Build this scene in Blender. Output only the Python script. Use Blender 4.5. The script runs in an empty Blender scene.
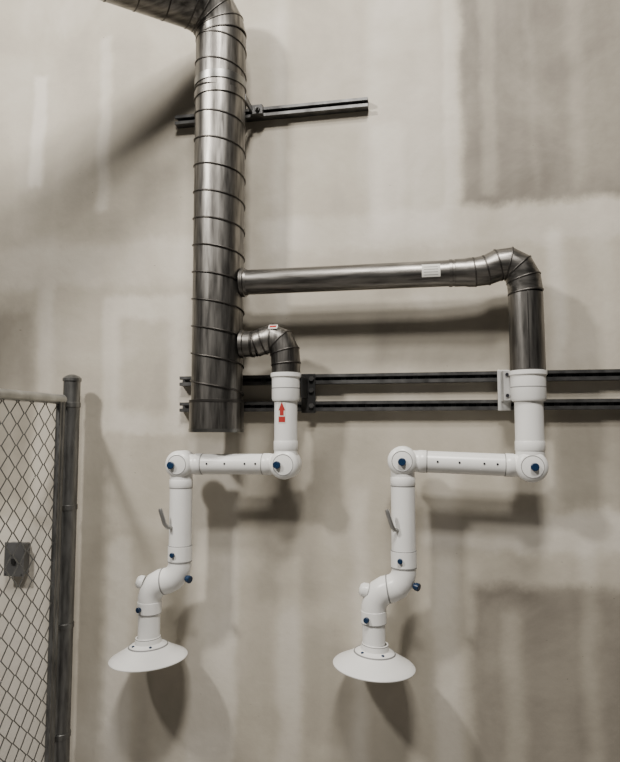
import bpy, math, random
from mathutils import Vector, Matrix
random.seed(3)
COL = bpy.context.scene.collection

# ------------------------------------------------------------------ materials
def new_mat(name):
    m = bpy.data.materials.new(name); m.use_nodes = True
    nt = m.node_tree
    return m, nt, nt.nodes["Principled BSDF"]

def mth(nt, op, a, b=None, c=None, clamp=False):
    n = nt.nodes.new("ShaderNodeMath"); n.operation = op; n.use_clamp = clamp
    for i, v in enumerate((a, b, c)):
        if v is None: continue
        if isinstance(v, (int, float)): n.inputs[i].default_value = v
        else: nt.links.new(v, n.inputs[i])
    return n.outputs[0]

def noise(nt, vec, scale, detail=3, rough=0.5, dist=0.0):
    n = nt.nodes.new("ShaderNodeTexNoise")
    n.inputs["Scale"].default_value = scale
    n.inputs["Detail"].default_value = detail
    n.inputs["Roughness"].default_value = rough
    n.inputs["Distortion"].default_value = dist
    nt.links.new(vec, n.inputs["Vector"])
    return n.outputs[0]

def mapping(nt, vec, sc):
    n = nt.nodes.new("ShaderNodeMapping"); n.inputs["Scale"].default_value = sc
    nt.links.new(vec, n.inputs["Vector"]); return n.outputs[0]

def ramp(nt, fac, stops):
    n = nt.nodes.new("ShaderNodeValToRGB")
    els = n.color_ramp.elements
    while len(els) < len(stops): els.new(0.5)
    for e, (p, c) in zip(els, stops):
        e.position = p; e.color = (*c, 1)
    nt.links.new(fac, n.inputs[0]); return n.outputs[0]

def simple(name, col, rough=0.5, metal=0.0, bump=0.0, var=0.06, nscale=12, stretch=(1,1,1)):
    m, nt, b = new_mat(name)
    tc = nt.nodes.new("ShaderNodeTexCoord")
    v = mapping(nt, tc.outputs["Object"], stretch)
    n = noise(nt, v, nscale, 4)
    lo = tuple(max(0, c*(1-var*2)) for c in col); hi = tuple(min(1, c*(1+var*2)) for c in col)
    nt.links.new(ramp(nt, n, [(0.3, lo), (0.7, hi)]), b.inputs["Base Color"])
    b.inputs["Roughness"].default_value = rough
    b.inputs["Metallic"].default_value = metal
    if bump:
        bp = nt.nodes.new("ShaderNodeBump"); bp.inputs["Strength"].default_value = bump
        bp.inputs["Distance"].default_value = 0.002
        nt.links.new(n, bp.inputs["Height"]); nt.links.new(bp.outputs[0], b.inputs["Normal"])
    return m

M_DUCT = simple("galvanised_duct_steel", (0.20,0.192,0.18), 0.40, 1.0, 0.25, 0.30, 9, (6,6,0.7))
M_DUCTH = simple("galvanised_duct_steel_horizontal", (0.20,0.192,0.18), 0.38, 1.0, 0.25, 0.30, 9, (0.7,6,6))
M_SEAM = simple("duct_seam_steel", (0.09,0.085,0.08), 0.45, 1.0, 0, 0.2)
M_BAND = simple("duct_band_steel", (0.26,0.26,0.25), 0.35, 1.0, 0, 0.2)
M_STRUT = simple("zinc_strut", (0.14,0.14,0.14), 0.45, 0.9, 0, 0.2, 20)
M_STRUTIN = simple("strut_slot_steel", (0.03,0.03,0.03), 0.7, 0.5, 0, 0.1, 20)
M_WHITE = simple("white_powder_coat", (0.88,0.88,0.86), 0.30, 0, 0, 0.02, 6)
M_WSEAM = simple("grey_joint_gasket", (0.25,0.25,0.25), 0.6, 0, 0, 0.05)
M_BLUE = simple("blue_plastic_knob", (0.005,0.025,0.07), 0.35, 0, 0, 0.1)
M_RIVET = simple("dark_rivet", (0.04,0.04,0.05), 0.4, 0.6, 0, 0.1)
M_STEEL = simple("bright_handle_steel", (0.40,0.40,0.39), 0.35, 0.8, 0, 0.1)
M_RED = simple("red_label_ink", (0.40,0.025,0.02), 0.5, 0, 0, 0.05)
M_PAPER = simple("label_paper", (0.70,0.69,0.64), 0.6, 0, 0, 0.03)
M_INK = simple("label_grey_print", (0.35,0.35,0.34), 0.6, 0, 0, 0.1)
M_POST = simple("galvanised_post", (0.18,0.18,0.175), 0.45, 0.85, 0.2, 0.2, 14, (3,3,0.6))
M_RAIL = simple("galvanised_fence_rail", (0.42,0.42,0.40), 0.4, 0.8, 0.1, 0.1, 14)
M_WIRE = simple("galvanised_wire", (0.24,0.24,0.23), 0.45, 0.8, 0, 0.1)
M_BOX = simple("grey_electrical_box", (0.15,0.15,0.15), 0.45, 0.5, 0, 0.1)
M_BLACK = simple("black_plastic", (0.02,0.02,0.02), 0.4, 0, 0, 0.1)
M_CLAMP = simple("pale_grey_clamp", (0.48,0.48,0.47), 0.45, 0.2, 0, 0.08)

def wall_material():
    m, nt, b = new_mat("taped_drywall")
    tc = nt.nodes.new("ShaderNodeTexCoord")
    obj = tc.outputs["Object"]
    sep = nt.nodes.new("ShaderNodeSeparateXYZ"); nt.links.new(obj, sep.inputs[0])
    nx = mth(nt, 'SUBTRACT', noise(nt, mapping(nt, obj, (1,1,1)), 3.5, 6, 0.65), 0.5)
    nz = mth(nt, 'SUBTRACT', noise(nt, mapping(nt, obj, (1.3,1.3,1.1)), 4.2, 6, 0.65), 0.5)
    X = mth(nt, 'ADD', sep.outputs[0], mth(nt, 'MULTIPLY', nx, 0.09))
    Z = mth(nt, 'ADD', sep.outputs[2], mth(nt, 'MULTIPLY', nz, 0.14))
    # joint-compound and bare paper regions, plus one painted duct shadow: x0,x1,z0,z1,softness,amount
    R = [
     (0.17,1.60,2.57,4.6,0.028,-0.34),
     (0.25,0.31,2.62,3.75,0.020,0.14),
     (0.44,0.47,2.6,4.0,0.02,0.06),
     (0.60,0.66,2.6,4.0,0.03,0.10),
     (-0.22,0.14,2.45,4.6,0.035,0.11),
     (0.10,0.17,2.55,4.6,0.015,0.12),
     (0.17,1.6,-0.2,1.02,0.035,-0.31),
     (0.29,0.36,-0.2,0.92,0.03,0.16),
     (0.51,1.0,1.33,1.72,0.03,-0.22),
     (-1.45,-1.03,1.62,2.25,0.022,0.17),
     (-1.36,-1.12,1.72,2.14,0.030,-0.19),
     (-1.02,-0.80,-0.1,1.60,0.025,0.19),
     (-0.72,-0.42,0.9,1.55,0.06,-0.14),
     (-0.22,0.32,1.90,2.10,0.05,-0.14),  # cast shadow under the horizontal branch duct, painted into the wall colour
     (-0.7,1.6,2.40,2.56,0.03,0.13),
     (-2.6,-0.9,2.30,2.50,0.035,0.12),
     (-0.02,1.6,1.16,1.30,0.03,0.17),
     (-1.85,-1.78,2.80,3.35,0.02,0.24),
     (-1.50,-1.44,2.65,3.5,0.02,0.18),
     (-1.40,-1.28,-0.1,1.15,0.03,0.20),
     (-1.24,-1.18,0.1,0.9,0.03,-0.10),
     (-2.60,-1.66,-0.1,1.20,0.05,0.28),
     (-2.10,-1.80,1.3,2.2,0.04,-0.18),
     (-1.78,-1.70,1.25,2.3,0.025,0.14),
     (-0.62,-0.52,0.1,1.1,0.03,0.15),
     (-0.50,-0.35,0.35,0.85,0.04,-0.12),
     (-0.30,-0.24,0.0,1.4,0.03,0.14),
     (0.02,0.12,-0.1,1.5,0.035,0.16),
     (-0.15,0.02,2.15,2.20,0.02,0.08),
     (0.50,0.56,1.9,2.45,0.025,0.14),
     (-0.64,-0.58,2.1,3.9,0.03,0.12),
     (-0.20,-0.08,2.50,2.95,0.03,0.12),
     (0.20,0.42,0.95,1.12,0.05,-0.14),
     (-1.30,-1.10,2.60,2.85,0.04,-0.08),
     (0.58,0.64,0.2,1.2,0.03,0.14),
     (-1.9,-1.5,2.55,2.75,0.04,-0.08),
    ]
    tot = None
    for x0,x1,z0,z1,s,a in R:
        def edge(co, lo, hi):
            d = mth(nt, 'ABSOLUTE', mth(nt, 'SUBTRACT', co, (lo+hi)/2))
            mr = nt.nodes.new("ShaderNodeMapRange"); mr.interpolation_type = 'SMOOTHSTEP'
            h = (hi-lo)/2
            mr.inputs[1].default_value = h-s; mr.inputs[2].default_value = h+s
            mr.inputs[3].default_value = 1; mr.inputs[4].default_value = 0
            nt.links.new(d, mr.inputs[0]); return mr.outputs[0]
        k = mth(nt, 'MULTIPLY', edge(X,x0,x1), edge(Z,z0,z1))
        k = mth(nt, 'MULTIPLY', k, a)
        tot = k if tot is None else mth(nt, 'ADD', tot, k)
    big = mth(nt, 'MULTIPLY', mth(nt, 'SUBTRACT', noise(nt, obj, 1.9, 8, 0.62, 0.4), 0.5), 0.60)
    st1 = mth(nt, 'MULTIPLY', mth(nt, 'SUBTRACT', noise(nt, mapping(nt, obj, (3.0,1,0.6)), 2.2, 3, 0.4, 0.3), 0.5), 0.22)
    st2 = mth(nt, 'MULTIPLY', mth(nt, 'SUBTRACT', noise(nt, mapping(nt, obj, (0.6,1,2.0)), 2.0, 2, 0.4, 0.3), 0.5), 0.10)
    tot = mth(nt, 'ADD', tot, mth(nt, 'ADD', big, mth(nt, 'ADD', st1, st2)))
    scv = noise(nt, mapping(nt, obj, (14,1,40)), 2.0, 2)
    sc = mth(nt, 'GREATER_THAN', scv, 0.765)
    tot = mth(nt, 'SUBTRACT', tot, mth(nt, 'MULTIPLY', sc, 0.3))
    f = mth(nt, 'ADD', mth(nt,'MULTIPLY',tot,1.05), 0.5, None, True)
    colr = ramp(nt, f, [(0.0,(0.150,0.132,0.108)),(0.5,(0.465,0.426,0.352)),(0.75,(0.635,0.595,0.52)),(1.0,(0.73,0.69,0.63))])
    nt.links.new(colr, b.inputs["Base Color"])
    b.inputs["Roughness"].default_value = 0.7
    bp = nt.nodes.new("ShaderNodeBump"); bp.inputs["Strength"].default_value = 0.15
    bp.inputs["Distance"].default_value = 0.01
    nt.links.new(noise(nt, obj, 25, 5), bp.inputs["Height"])
    nt.links.new(bp.outputs[0], b.inputs["Normal"])
    return m

# ------------------------------------------------------------------ mesh helpers
def mk(name, verts, faces, mat, parent=None, smooth=True, angle=35):
    me = bpy.data.meshes.new(name); me.from_pydata([tuple(v) for v in verts], [], faces)
    me.validate(); me.update()
    import bmesh
    bm = bmesh.new(); bm.from_mesh(me); bmesh.ops.recalc_face_normals(bm, faces=bm.faces); bm.to_mesh(me); bm.free()
    if smooth:
        me.shade_smooth(); me.set_sharp_from_angle(angle=math.radians(angle))
    me.materials.append(mat)
    o = bpy.data.objects.new(name, me); COL.objects.link(o)
    if parent: o.parent = parent
    return o

def empty(name):
    o = bpy.data.objects.new(name, None); o.empty_display_size = 0.1; COL.objects.link(o); return o

def lathe_geo(org, axis, prof, n=40):
    org = Vector(org); a = Vector(axis).normalized()
    t = Vector((0,0,1)) if abs(a.z) < 0.9 else Vector((1,0,0))
    e1 = a.cross(t).normalized(); e2 = a.cross(e1)
    V=[];F=[]
    for (h,r) in prof:
        r = max(r, 0.0002)
        for i in range(n):
            an = 2*math.pi*i/n
            V.append(org + a*h + e1*(r*math.cos(an)) + e2*(r*math.sin(an)))
    for k in range(len(prof)-1):
        for i in range(n):
            j=(i+1)%n
            F.append((k*n+i,k*n+j,(k+1)*n+j,(k+1)*n+i))
    return V,F

def lathe(name, org, axis, prof, mat, parent, n=40, angle=35):
    V,F = lathe_geo(org, axis, prof, n); return mk(name,V,F,mat,parent,True,angle)

def sweep_geo(pts, radii, n=32, caps=True):
    pts=[Vector(p) for p in pts]
    if not hasattr(radii,'__len__'): radii=[radii]*len(pts)
    T=[]
    for i in range(len(pts)):
        if i==0: t=pts[1]-pts[0]
        elif i==len(pts)-1: t=pts[-1]-pts[-2]
        else: t=(pts[i+1]-pts[i]).normalized()+(pts[i]-pts[i-1]).normalized()
        T.append(t.normalized())
    up = Vector((0,1,0)) if abs(T[0].y)<0.9 else Vector((0,0,1))
    e1=T[0].cross(up).normalized()
    V=[];F=[]
    for i,p in enumerate(pts):
        e1=(e1-T[i]*e1.dot(T[i])).normalized(); e2=T[i].cross(e1)
        for k in range(n):
            a=2*math.pi*k/n
            V.append(p+e1*(radii[i]*math.cos(a))+e2*(radii[i]*math.sin(a)))
    for i in range(len(pts)-1):
        for k in range(n):
            j=(k+1)%n
            F.append((i*n+k,i*n+j,(i+1)*n+j,(i+1)*n+k))
    if caps:
        F.append(tuple(range(n))[::-1]); F.append(tuple((len(pts)-1)*n+k for k in range(n)))
    return V,F,T

def sweep(name, pts, radii, mat, parent, n=32, caps=True, angle=35):
    V,F,_=sweep_geo(pts,radii,n,caps); return mk(name,V,F,mat,parent,True,angle)

def ring(name, p, axis, r, w, mat, parent, t=0.003):
    return lathe(name, p, axis, [(-w/2,r-0.004),(-w/2,r+t*0.7),(-w/2+0.001,r+t),(w/2-0.001,r+t),(w/2,r+t*0.7),(w/2,r-0.004)], mat, parent)

def box_geo(x0,x1,y0,y1,z0,z1):
    V=[(x,y,z) for x in (x0,x1) for y in (y0,y1) for z in (z0,z1)]
    F=[(0,1,3,2),(4,6,7,5),(0,4,5,1),(2,3,7,6),(0,2,6,4),(1,5,7,3)]
    return V,F

def boxes(name, lst, mat, parent, bevel=0.0):
    V=[];F=[]
    for b in lst:
        v,f=box_geo(*b); o=len(V); V+=v; F+=[tuple(i+o for i in q) for q in f]
    ob=mk(name,V,F,mat,parent,False)
    if bevel:
        md=ob.modifiers.new("bevel",'BEVEL'); md.width=bevel; md.segments=2
    return ob

def gored(name, pts, radii, mat, parent, seam=M_SEAM, first=0):
    """segmented (gored) sheet-metal elbow with crimped seams at each joint"""
    sweep(name, pts, radii, mat, parent, 40, False, 12)
    if not hasattr(radii,'__len__'): radii=[radii]*len(pts)
    _,_,T=sweep_geo(pts,radii,8,False)
    for i,p in enumerate(pts):
        ring(name+"_seam_%d"%i, p, T[i], radii[i], 0.006, seam, parent, 0.002)

def knob(name, p, axis, r, parent, h=0.02):
    lathe(name, p, axis, [(0,0),(0,r*0.8),(h*0.3,r*0.85),(h*0.35,r),(h*0.9,r),(h,r*0.85),(h,0)], M_BLUE, parent, 20)

def rivet(name, p, axis, parent, r=0.0045, mat=None):
    lathe(name, p, axis, [(-0.004,0),(-0.004,r),(0.002,r),(0.004,r*0.5),(0.0042,0)], mat or M_RIVET, parent, 12)

def cylpatch(name, axis, c, r, a0, h0, h1, a1, mat, parent):
    V=[];F=[];n=8
    for i in range(n+1):
        a=a0+(a1-a0)*i/n
        for h in (h0,h1):
            if axis=='z': V.append((c[0]+r*math.sin(a), c[1]-r*math.cos(a), h))
            else: V.append((h, c[1]-r*math.cos(a), c[2]+r*math.sin(a)))
    for i in range(n): F.append((2*i,2*i+1,2*i+3,2*i+2))
    return mk(name,V,F,mat,parent,True)

# ------------------------------------------------------------------ room
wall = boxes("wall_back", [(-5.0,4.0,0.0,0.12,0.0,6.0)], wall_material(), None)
M_FLOOR = simple("concrete_floor", (0.22,0.21,0.20), 0.6, 0, 0.2, 0.12, 3)
boxes("floor", [(-5.0,4.0,-6.0,0.12,-0.1,0.0)], M_FLOOR, None)

# ------------------------------------------------------------------ main spiral duct
AX,AY = -0.841,-0.165
R0 = 0.107
duct = empty("spiral_duct")
ZB, ZT = 1.625, 3.315
lathe("vertical_pipe", (AX,AY,0), (0,0,1), [(ZB+0.02,R0-0.003),(ZT,R0)], M_DUCT, duct, 64)
def helix(name, z0, z1, pitch, parent):
    pts=[];n=int((z1-z0)/pitch*40)
    for i in range(n+1):
        z=z0+(z1-z0)*i/n; a=-2*math.pi*(z-z0)/pitch+0.6
        pts.append((AX+(R0+0.0005)*math.cos(a), AY+(R0+0.0005)*math.sin(a), z))
    sweep(name, pts, 0.0034, M_SEAM, parent, 8)
helix("spiral_lock_seam", ZB+0.15, ZT-0.02, 0.113, duct)
ring("coupling_band", (AX,AY,3.10), (0,0,1), R0, 0.035, M_BAND, duct, 0.004)
ring("end_cap_collar", (AX,AY,ZB+0.065), (0,0,1), R0, 0.13, M_DUCT, duct, 0.004)
ring("end_cap_bead", (AX,AY,ZB+0.125), (0,0,1), R0+0.002, 0.012, M_SEAM, duct, 0.004)
lathe("end_cap", (AX,AY,ZB), (0,0,1), [(0.01,0),(0.01,R0-0.006),(0.0,R0-0.003),(0.0,R0+0.005),(0.014,R0+0.007)], M_BAND, duct, 48)
hd = Vector((-0.765,-0.644,0)).normalized()
RB = 0.125
c0=Vector((AX,AY,ZT))
pts=[c0]
N=4
for i in range(1,N+1):
    a=math.pi/2*i/N
    pts.append(c0+hd*(RB*(1-math.cos(a)))+Vector((0,0,RB*math.sin(a))))
gored("elbow", pts, R0+0.002, M_DUCT, duct)
e=pts[-1]
sweep("overhead_run", [e, e+hd*2.2], R0, M_DUCTH, duct, 48)
for k in range(1,18):
    ring("overhead_seam_%d"%k, e+hd*(0.118*k), hd, R0, 0.006, M_SEAM, duct, 0.002)
z=3.040; R=R0+0.001
ring("strap_band",(AX,AY,z),(0,0,1),R,0.03,M_DUCT,duct,0.004)
boxes("strap_ears",[(AX+R-0.004,AX+R+0.05,-0.065,-0.0425,z-0.02,z+0.022),(AX-R-0.04,AX-R+0.006,-0.060,-0.0425,z-0.02,z+0.02),
                    (AX+R-0.004,AX+R+0.006,-0.17,-0.05,z-0.014,z+0.014),(AX-R-0.006,AX-R+0.004,-0.17,-0.05,z-0.014,z+0.014)],M_STRUT,duct,0.001)
lathe("strap_bolt",(AX+R+0.03,-0.065,z),(0,-1,0),[(0,0.011),(0.010,0.011),(0.010,0.006),(0.022,0.006),(0.022,0)],M_STRUT,duct,6)

# ------------------------------------------------------------------ branch ducts
AYP = -0.165
br = empty("branch_duct")
ZH = 2.243
lathe("saddle_tap", (AX+R0-0.004,AYP,ZH), (1,0,0), [(0.0,0.060),(0.014,0.060),(0.016,0.054),(0.026,0.052)], M_DUCT, br)
sweep("horizontal_pipe", [(AX+R0+0.01,AYP,ZH),(0.175,AYP,ZH)], 0.051, M_DUCTH, br, 48)
lathe("crimped_collar", (0.10,AYP,ZH), (1,0,0), [(0,0.051),(0.0,0.054),(0.012,0.054),(0.014,0.052),(0.02,0.052),(0.022,0.054),(0.06,0.054),(0.075,0.057),(0.10,0.057)], M_DUCTH, br)
ep=[(0.195,AYP,2.243),(0.240,AYP,2.248),(0.285,AYP,2.266),(0.325,AYP,2.270),(0.357,AYP,2.250),(0.377,AYP,2.208),(0.383,AYP,2.155)]
gored("elbow", ep, [0.056,0.058,0.061,0.063,0.064,0.064,0.064], M_DUCTH, br)
sweep("drop_pipe", [(0.383,AYP,2.15),(0.383,AYP,1.858)], [0.063,0.065], M_DUCT, br, 48)
boxes("pipe_lock_seam",[(0.378,0.382,AYP-0.066,AYP-0.060,1.862,2.145)],M_SEAM,br)
cylpatch("duct_label",'x',(0,AYP,ZH),0.0522,-0.45,-0.004,0.066,0.55,M_PAPER,br)
for i in range(4):
    cylpatch("duct_label_print_%d"%i,'x',(0,AYP,ZH),0.0527,-0.30+0.2*i,0.003,0.057,-0.26+0.2*i,M_INK,br)

br2 = empty("branch_duct")
Z2=1.985
lathe("saddle_tap", (AX+R0-0.004,AYP,Z2), (1,0,0), [(0.0,0.058),(0.014,0.058),(0.016,0.053),(0.068,0.052)], M_DUCTH, br2)
ring("tap_bead",(AX+R0+0.045,AYP,Z2),(1,0,0),0.052,0.01,M_SEAM,br2)
ep=[(-0.675,AYP,1.985),(-0.645,AYP,1.995),(-0.608,AYP,2.006),(-0.574,AYP,1.992),(-0.555,AYP,1.950),(-0.550,AYP,1.90)]
gored("elbow", ep, [0.052,0.055,0.058,0.060,0.060,0.059], M_DUCT, br2)
sweep("drop_pipe", [(-0.550,AYP,1.90),(-0.550,AYP,1.865)], 0.058, M_DUCT, br2, 40)
cylpatch("elbow_label",'x',(0,AYP,2.006),0.061,0.55,-0.612,-0.575,0.95,M_PAPER,br2)
cylpatch("elbow_label_print",'x',(0,AYP,2.006),0.0615,0.65,-0.608,-0.58,0.85,M_RED,br2)

# ------------------------------------------------------------------ fume arms
def arm(X0, ztop, zc, zelb, X1, zelb2, rv0, rcol, zS, X2, zhood, tilt, has_arrow):
    A = empty("fume_extraction_arm")
    Y=AYP
    lathe("inlet_collar",(X0,Y,0),(0,0,1),[(zc-0.012,rv0),(zc-0.010,rcol-0.004),(zc,rcol),(ztop-0.02,rcol),(ztop-0.015,rcol+0.005),(ztop,rcol+0.005),(ztop+0.002,rcol-0.003),(ztop+0.002,rcol-0.02)],M_WHITE,A)
    ring("collar_seam",(X0,Y,(zc+ztop)/2-0.01),(0,0,1),rcol-0.0005,0.004,M_WSEAM,A,0.001)
    sweep("drop_tube",[(X0,Y,zc),(X0,Y,zelb+0.03)],rv0,M_WHITE,A,40)
    ring("drop_tube_cuff",(X0,Y,zelb+0.075),(0,0,1),rv0,0.035,M_WHITE,A,0.002)
    def drum(nm,x,z,r,kx=0.0,kz=0.0):
        lathe(nm,(x,Y,z),(0,-1,0),[(-0.052,0),(-0.052,r-0.012),(-0.046,r-0.003),(-0.038,r),(-0.002,r),(-0.001,r-0.0015),(0.001,r-0.0015),(0.002,r),(0.034,r),(0.044,r-0.004),(0.050,r-0.013),(0.052,r-0.018),(0.052,0)],M_WHITE,A,48)
        lathe(nm+"_face_seam",(x,Y,z),(0,-1,0),[(0.0500,r-0.016),(0.0530,r-0.017),(0.0530,r-0.0185),(0.0500,r-0.020)],M_WSEAM,A,40)
        knob(nm+"_knob",(x+kx,Y-0.051,z+kz),(0,-1,0),0.015,A,0.016)
    drum("shoulder_joint",X0,zelb,0.058,0.006 if not has_arrow else -0.022,0.0)
    drum("elbow_joint",X1,zelb2,0.056,-0.022 if has_arrow else 0.0,-0.002)
    dirx = Vector((X1-X0,0,zelb2-zelb)).normalized()
    s=Vector((X0,Y,zelb)); t=Vector((X1,Y,zelb2))
    sweep("upper_arm_tube",[s+dirx*0.03,t-dirx*0.03],0.0415,M_WHITE,A,40)
    L=(t-s).length
    ring("upper_arm_cuff_1",s+dirx*0.075,dirx,0.0415,0.030,M_WHITE,A,0.002)
    ring("upper_arm_cuff_2",t-dirx*0.075,dirx,0.0415,0.030,M_WHITE,A,0.002)
    ring("upper_arm_seam_1",s+dirx*0.0925,dirx,0.0415,0.003,M_WSEAM,A,0.0012)
    ring("upper_arm_seam_2",t-dirx*0.0925,dirx,0.0415,0.003,M_WSEAM,A,0.0012)
    for i,fr in enumerate((0.26,0.36,0.55,0.72)):
        p=s+dirx*(L*fr)
        rivet("upper_arm_rivet_%d"%i,(p.x,Y-0.0410,p.z+0.004),(0,-1,0),A,0.004)
    sweep("forearm_tube",[(X1,Y,zelb2-0.03),(X1,Y,zS+0.03)],0.046,M_WHITE,A,40)
    ring("forearm_cuff",(X1,Y,zelb2-0.078),(0,0,1),0.046,0.032,M_WHITE,A,0.002)
    ring("forearm_seam",(X1,Y,zelb2-0.096),(0,0,1),0.046,0.003,M_WSEAM,A,0.001)
    ring("wrist_cuff",(X1,Y,zS+0.045),(0,0,1),0.046,0.06,M_WHITE,A,0.003)
    ring("wrist_seam",(X1,Y,zS+0.076),(0,0,1),0.046,0.003,M_WSEAM,A,0.003)
    ring("wrist_seam_lower",(X1,Y,zS+0.012),(0,0,1),0.046,0.003,M_WSEAM,A,0.003)
    knob("wrist_knob",(X1-0.012,Y-0.047,zS+0.045),(0,-1,0),0.010,A,0.012)
    dx=X2-X1
    P=[(X1,Y,zS+0.02),(X1,Y,zS-0.005),(X1+dx*0.06,Y,zS-0.032),(X1+dx*0.22,Y,zS-0.056),(X1+dx*0.42,Y,zS-0.068),(X1+dx*0.60,Y,zS-0.073),(X1+dx*0.78,Y,zS-0.086),(X1+dx*0.93,Y,zS-0.110),(X2,Y,zS-0.140),(X2,Y,zS-0.165)]
    sweep("s_bend",P,[0.046,0.047,0.049,0.051,0.052,0.052,0.052,0.050,0.048,0.047],M_WHITE,A,40,True,50)
    mid=Vector(P[4])*0.5+Vector(P[5])*0.5
    ring("s_bend_swivel_seam",mid,Vector((dx,0,-0.02)),0.052,0.005,M_WSEAM,A,0.0015)
    knob("swivel_knob",(X1+0.038,Y-0.020,zS-0.050),(1,-0.5,-0.2),0.015,A,0.022)
    lathe("swivel_boss",(X2-0.024,Y-0.01,zS-0.078),(-1,-0.2,0.3),[(0,0.028),(0.018,0.026),(0.028,0.018),(0.031,0)],M_WHITE,A,24,60)
    ring("hood_tube_cuff",(X2,Y,zS-0.175),(0,0,1),0.046,0.045,M_WHITE,A,0.003)
    ring("hood_tube_seam",(X2,Y,zS-0.198),(0,0,1),0.046,0.003,M_WSEAM,A,0.003)
    knob("hood_tube_knob",(X2-0.020,Y-0.046,zS-0.176),(-0.4,-1,0),0.011,A,0.014)
    sweep("hood_tube",[(X2,Y,zS-0.16),(X2,Y,zhood+0.04)],0.044,M_WHITE,A,40)
    ax=Vector((math.sin(tilt),0,math.cos(tilt))); o=(X2,Y,zhood)
    lathe("hood",o,ax,[(0.074,0.044),(0.074,0.050),(0.052,0.054),(0.048,0.066),(0.043,0.074),(0.024,0.104),(0.007,0.136),(-0.001,0.151),(-0.006,0.156),(-0.009,0.1555),(-0.008,0.151),(0.002,0.134),(0.020,0.102),(0.038,0.070),(0.042,0.05),(0.062,0.043)],M_WHITE,A,72,50)
    ring("hood_collar_seam",Vector(o)+ax*0.071,ax,0.049,0.003,M_WSEAM,A,0.002)
    lathe("hood_bead",o,ax,[(0.0425,0.0755),(0.0440,0.0765),(0.0405,0.0795),(0.0390,0.0800)],M_WSEAM,A,48)
    e1=Vector((math.cos(tilt),0,-math.sin(tilt)))
    for i,an in enumerate((-2.3,-1.0)):
        p=Vector(o)+ax*0.0485+e1*(0.063*math.cos(an))+Vector((0,1,0))*(0.063*math.sin(an))
        rivet("hood_screw_%d"%i,p,ax,A,0.006,M_BLUE)
    hz=(zelb2+zS)/2-0.005
    sweep("grab_lever",[(X1-0.020,Y-0.040,hz-0.046),(X1-0.032,Y-0.058,hz-0.042),(X1-0.040,Y-0.068,hz-0.026),(X1-0.056,Y-0.072,hz+0.026),(X1-0.058,Y-0.072,hz+0.034)],[0.007,0.008,0.0085,0.0085,0.006],M_STEEL,A,16,True,60)
    return A

a1=arm(-0.550,1.862,1.760,1.498,-0.990,1.494,0.0465,0.057,1.090,-1.118,0.722,-0.05,True)
def arrow(parent,X,z):
    r=0.0474
    cylpatch("flow_label",'z',(X,AYP,0),r,-0.46,z-0.044,z+0.044,0.20,M_PAPER,parent)
    r+=0.0006
    cylpatch("flow_arrow_shaft",'z',(X,AYP,0),r,-0.30,z-0.014,z+0.008,0.04,M_RED,parent)
    cylpatch("flow_text_bar",'z',(X,AYP,0),r,-0.42,z-0.040,z-0.018,0.16,M_RED,parent)
    V=[];n=10
    for i in range(n+1):
        a=-0.43+0.60*i/n; h=z+0.006+0.034*(1-abs(2*i/n-1))
        V+= [(X+r*math.sin(a),AYP-r*math.cos(a),z+0.006),(X+r*math.sin(a),AYP-r*math.cos(a),h)]
    mk("flow_arrow_head",V,[(2*i,2*i+1,2*i+3,2*i+2) for i in range(n)],M_RED,parent)
arrow(a1,-0.550,1.705)
a2=arm(0.383,1.855,1.752,1.500,-0.088,1.516,0.052,0.064,1.100,-0.204,0.752,0.06,False)

# ------------------------------------------------------------------ struts
def strut(x0,x1,zc):
    S=empty("strut_channel"); h=0.0205; d=0.041; t=0.003
    y0=-0.001
    boxes("channel",[(x0,x1,y0-t,y0,zc-h,zc+h),
        (x0,x1,y0-d,y0-t,zc+h-t,zc+h),(x0,x1,y0-d,y0-t,zc-h,zc-h+t),
        (x0,x1,y0-d,y0-d+t,zc+h-0.0125,zc+h-t),(x0,x1,y0-d,y0-d+t,zc-h+t,zc-h+0.0125),
        (x0,x1,y0-d+t,y0-d+0.009,zc+h-0.0145,zc+h-0.0115),(x0,x1,y0-d+t,y0-d+0.009,zc-h+0.0115,zc-h+0.0145)],M_STRUT,S)
    boxes("channel_slots",[(x,x+0.028,y0-t-0.0005,y0-t,zc-0.007,zc+0.007) for x in [x0+0.03+0.05*i for i in range(int((x1-x0-0.06)/0.05))]],M_STRUTIN,S)
    return S
strut(-1.10,-0.222,3.040)
strut(-1.056,1.30,1.848)
strut(-1.054,1.30,1.734)

wb=empty("wall_bracket")
boxes("back_plate",[(-0.510,-0.450,-0.050,-0.043,1.705,1.870)],M_BLACK,wb,0.002)
boxes("arm_web",[(-0.489,-0.482,-0.165,-0.050,1.765,1.850)],M_BLACK,wb,0.001)
for i,zz in enumerate((1.735,1.800,1.848)):
    lathe("bracket_bolt_%d"%i,(-0.466,-0.050,zz),(0,-1,0),[(0,0.011),(0.009,0.011),(0.009,0)],M_STRUT,wb,6)
wb2=empty("wall_bracket")
boxes("clamp_plate",[(0.296,0.322,-0.150,-0.143,1.745,1.862),(0.296,0.303,-0.143,-0.050,1.745,1.862),(0.285,0.335,-0.050,-0.043,1.71,1.872)],M_CLAMP,wb2,0.002)
for i,(x,zz) in enumerate(((0.309,1.845),(0.309,1.765))):
    lathe("bracket_bolt_%d"%i,(x,-0.150,zz),(0,-1,0),[(0,0.007),(0.006,0.007),(0.006,0)],M_RIVET,wb2,6)

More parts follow.
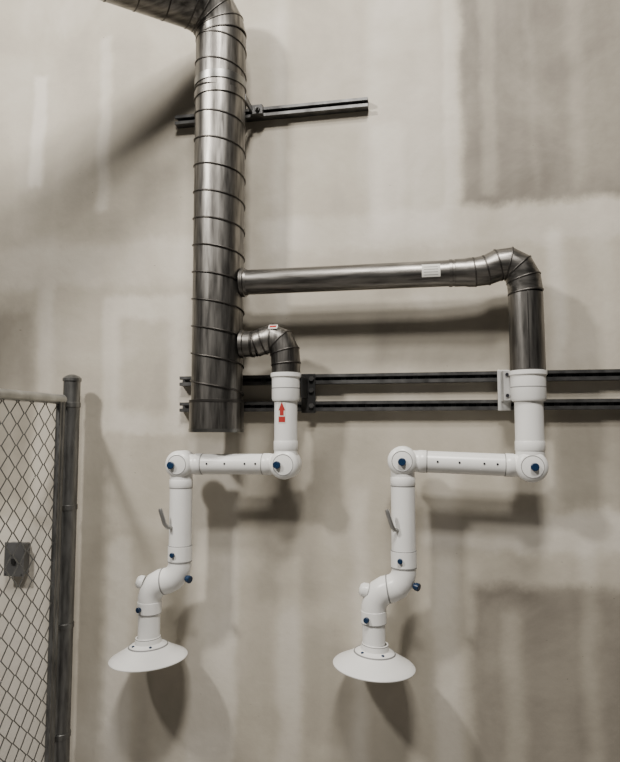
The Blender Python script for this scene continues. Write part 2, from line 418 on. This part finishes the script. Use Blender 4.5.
# ------------------------------------------------------------------ chain-link fence
fn=empty("chain_link_fence")
FX=-1.535
lathe("terminal_post",(FX,-0.10,0),(0,0,1),[(0,0),(0,0.036),(1.850,0.036),(1.850,0.040),(1.862,0.040),(1.872,0.030),(1.879,0.012),(1.880,0)],M_POST,fn,40)
for i,zz in enumerate((1.745,1.30,0.80,0.35)):
    ring("tension_band_%d"%i,(FX,-0.10,zz),(0,0,1),0.036,0.022,M_POST,fn,0.003)
    boxes("tension_band_tab_%d"%i,[(FX-0.004,FX+0.004,-0.19,-0.135,zz-0.011,zz+0.011)],M_POST,fn)
sweep("end_stile",[(FX,-0.182,0.06),(FX,-0.182,1.765)],0.019,M_POST,fn,24)
sweep("top_rail",[(FX,-0.17,1.765),(FX,-1.10,1.765)],0.021,M_RAIL,fn,24)
sweep("bottom_rail",[(FX,-0.17,0.08),(FX,-1.10,0.08)],0.021,M_RAIL,fn,24)
lathe("line_post",(FX,-1.12,0),(0,0,1),[(0,0),(0,0.03),(1.83,0.03),(1.85,0.015),(1.852,0)],M_POST,fn,32)
boxes("tension_bar",[(FX+0.016,FX+0.021,-0.216,-0.206,0.08,1.75)],M_POST,fn)
cu=bpy.data.curves.new("mesh_fabric",'CURVE'); cu.dimensions='3D'; cu.bevel_depth=0.0027; cu.bevel_resolution=2
w=0.044
nw=int(0.88/w)
for i in range(nw):
    pts=[]
    k=0; zz=0.10
    while zz<=1.785:
        side = (k+i)%2
        pts.append((FX+ (0.003 if side else -0.003)+0.006, -(0.212+(i+side)*w), zz))
        zz+=0.041; k+=1
    sp=cu.splines.new('POLY'); sp.points.add(len(pts)-1)
    for p,q in zip(sp.points,pts): p.co=(*q,1)
co=bpy.data.objects.new("mesh_fabric",cu); COL.objects.link(co); co.parent=fn; cu.materials.append(M_WIRE)

eb=empty("electrical_box")
boxes("box_body",[(-1.870,-1.780,-0.045,-0.001,0.985,1.125)],M_BOX,eb,0.004)
boxes("cover_plate",[(-1.875,-1.775,-0.050,-0.045,0.98,1.13)],M_BOX,eb,0.002)
boxes("cover_latch",[(-1.835,-1.815,-0.058,-0.050,1.035,1.060)],M_BLACK,eb,0.002)
for i,(x,zz) in enumerate(((-1.865,1.12),(-1.785,1.12),(-1.865,0.99),(-1.785,0.99))):
    lathe("cover_screw_%d"%i,(x,-0.050,zz),(0,-1,0),[(0,0.004),(0.002,0.004),(0.003,0)],M_STRUT,eb,12)

# ------------------------------------------------------------------ lights
def area(name,loc,target,sx,sy,power,col=(1,0.95,0.88)):
    l=bpy.data.lights.new(name,'AREA'); l.shape='RECTANGLE'; l.size=sx; l.size_y=sy; l.energy=power; l.color=col
    o=bpy.data.objects.new(name,l); COL.objects.link(o); o.location=loc
    o.rotation_euler=(Vector(target)-Vector(loc)).to_track_quat('-Z','Y').to_euler()
area("ceiling_light",(-2.9,-2.9,4.6),(-0.3,0,2.2),0.35,0.35,165)
area("ceiling_light",(-0.1,-3.5,5.9),(-0.0,0,2.5),0.7,0.4,165)
area("ceiling_light",(0.35,-2.9,6.3),(-0.1,0,2.5),0.6,0.4,155)
w=bpy.data.worlds.new("world"); bpy.context.scene.world=w; w.use_nodes=True
w.node_tree.nodes["Background"].inputs[0].default_value=(1.0,0.96,0.91,1)
w.node_tree.nodes["Background"].inputs[1].default_value=0.04

# ------------------------------------------------------------------ camera
psi=math.radians(10.5); th=math.atan(50/620)
d=Vector((-math.sin(psi)*math.cos(th),math.cos(psi)*math.cos(th),math.sin(th)))
r=Vector((math.cos(psi),math.sin(psi),0)); u=r.cross(d)
cd=bpy.data.cameras.new("camera"); cd.sensor_fit='HORIZONTAL'; cd.sensor_width=36; cd.lens=36
cam=bpy.data.objects.new("camera",cd); COL.objects.link(cam)
m=Matrix((r,u,-d)).transposed().to_4x4(); m.translation=Vector((0,-2.6,1.63)); cam.matrix_world=m
bpy.context.scene.camera=cam
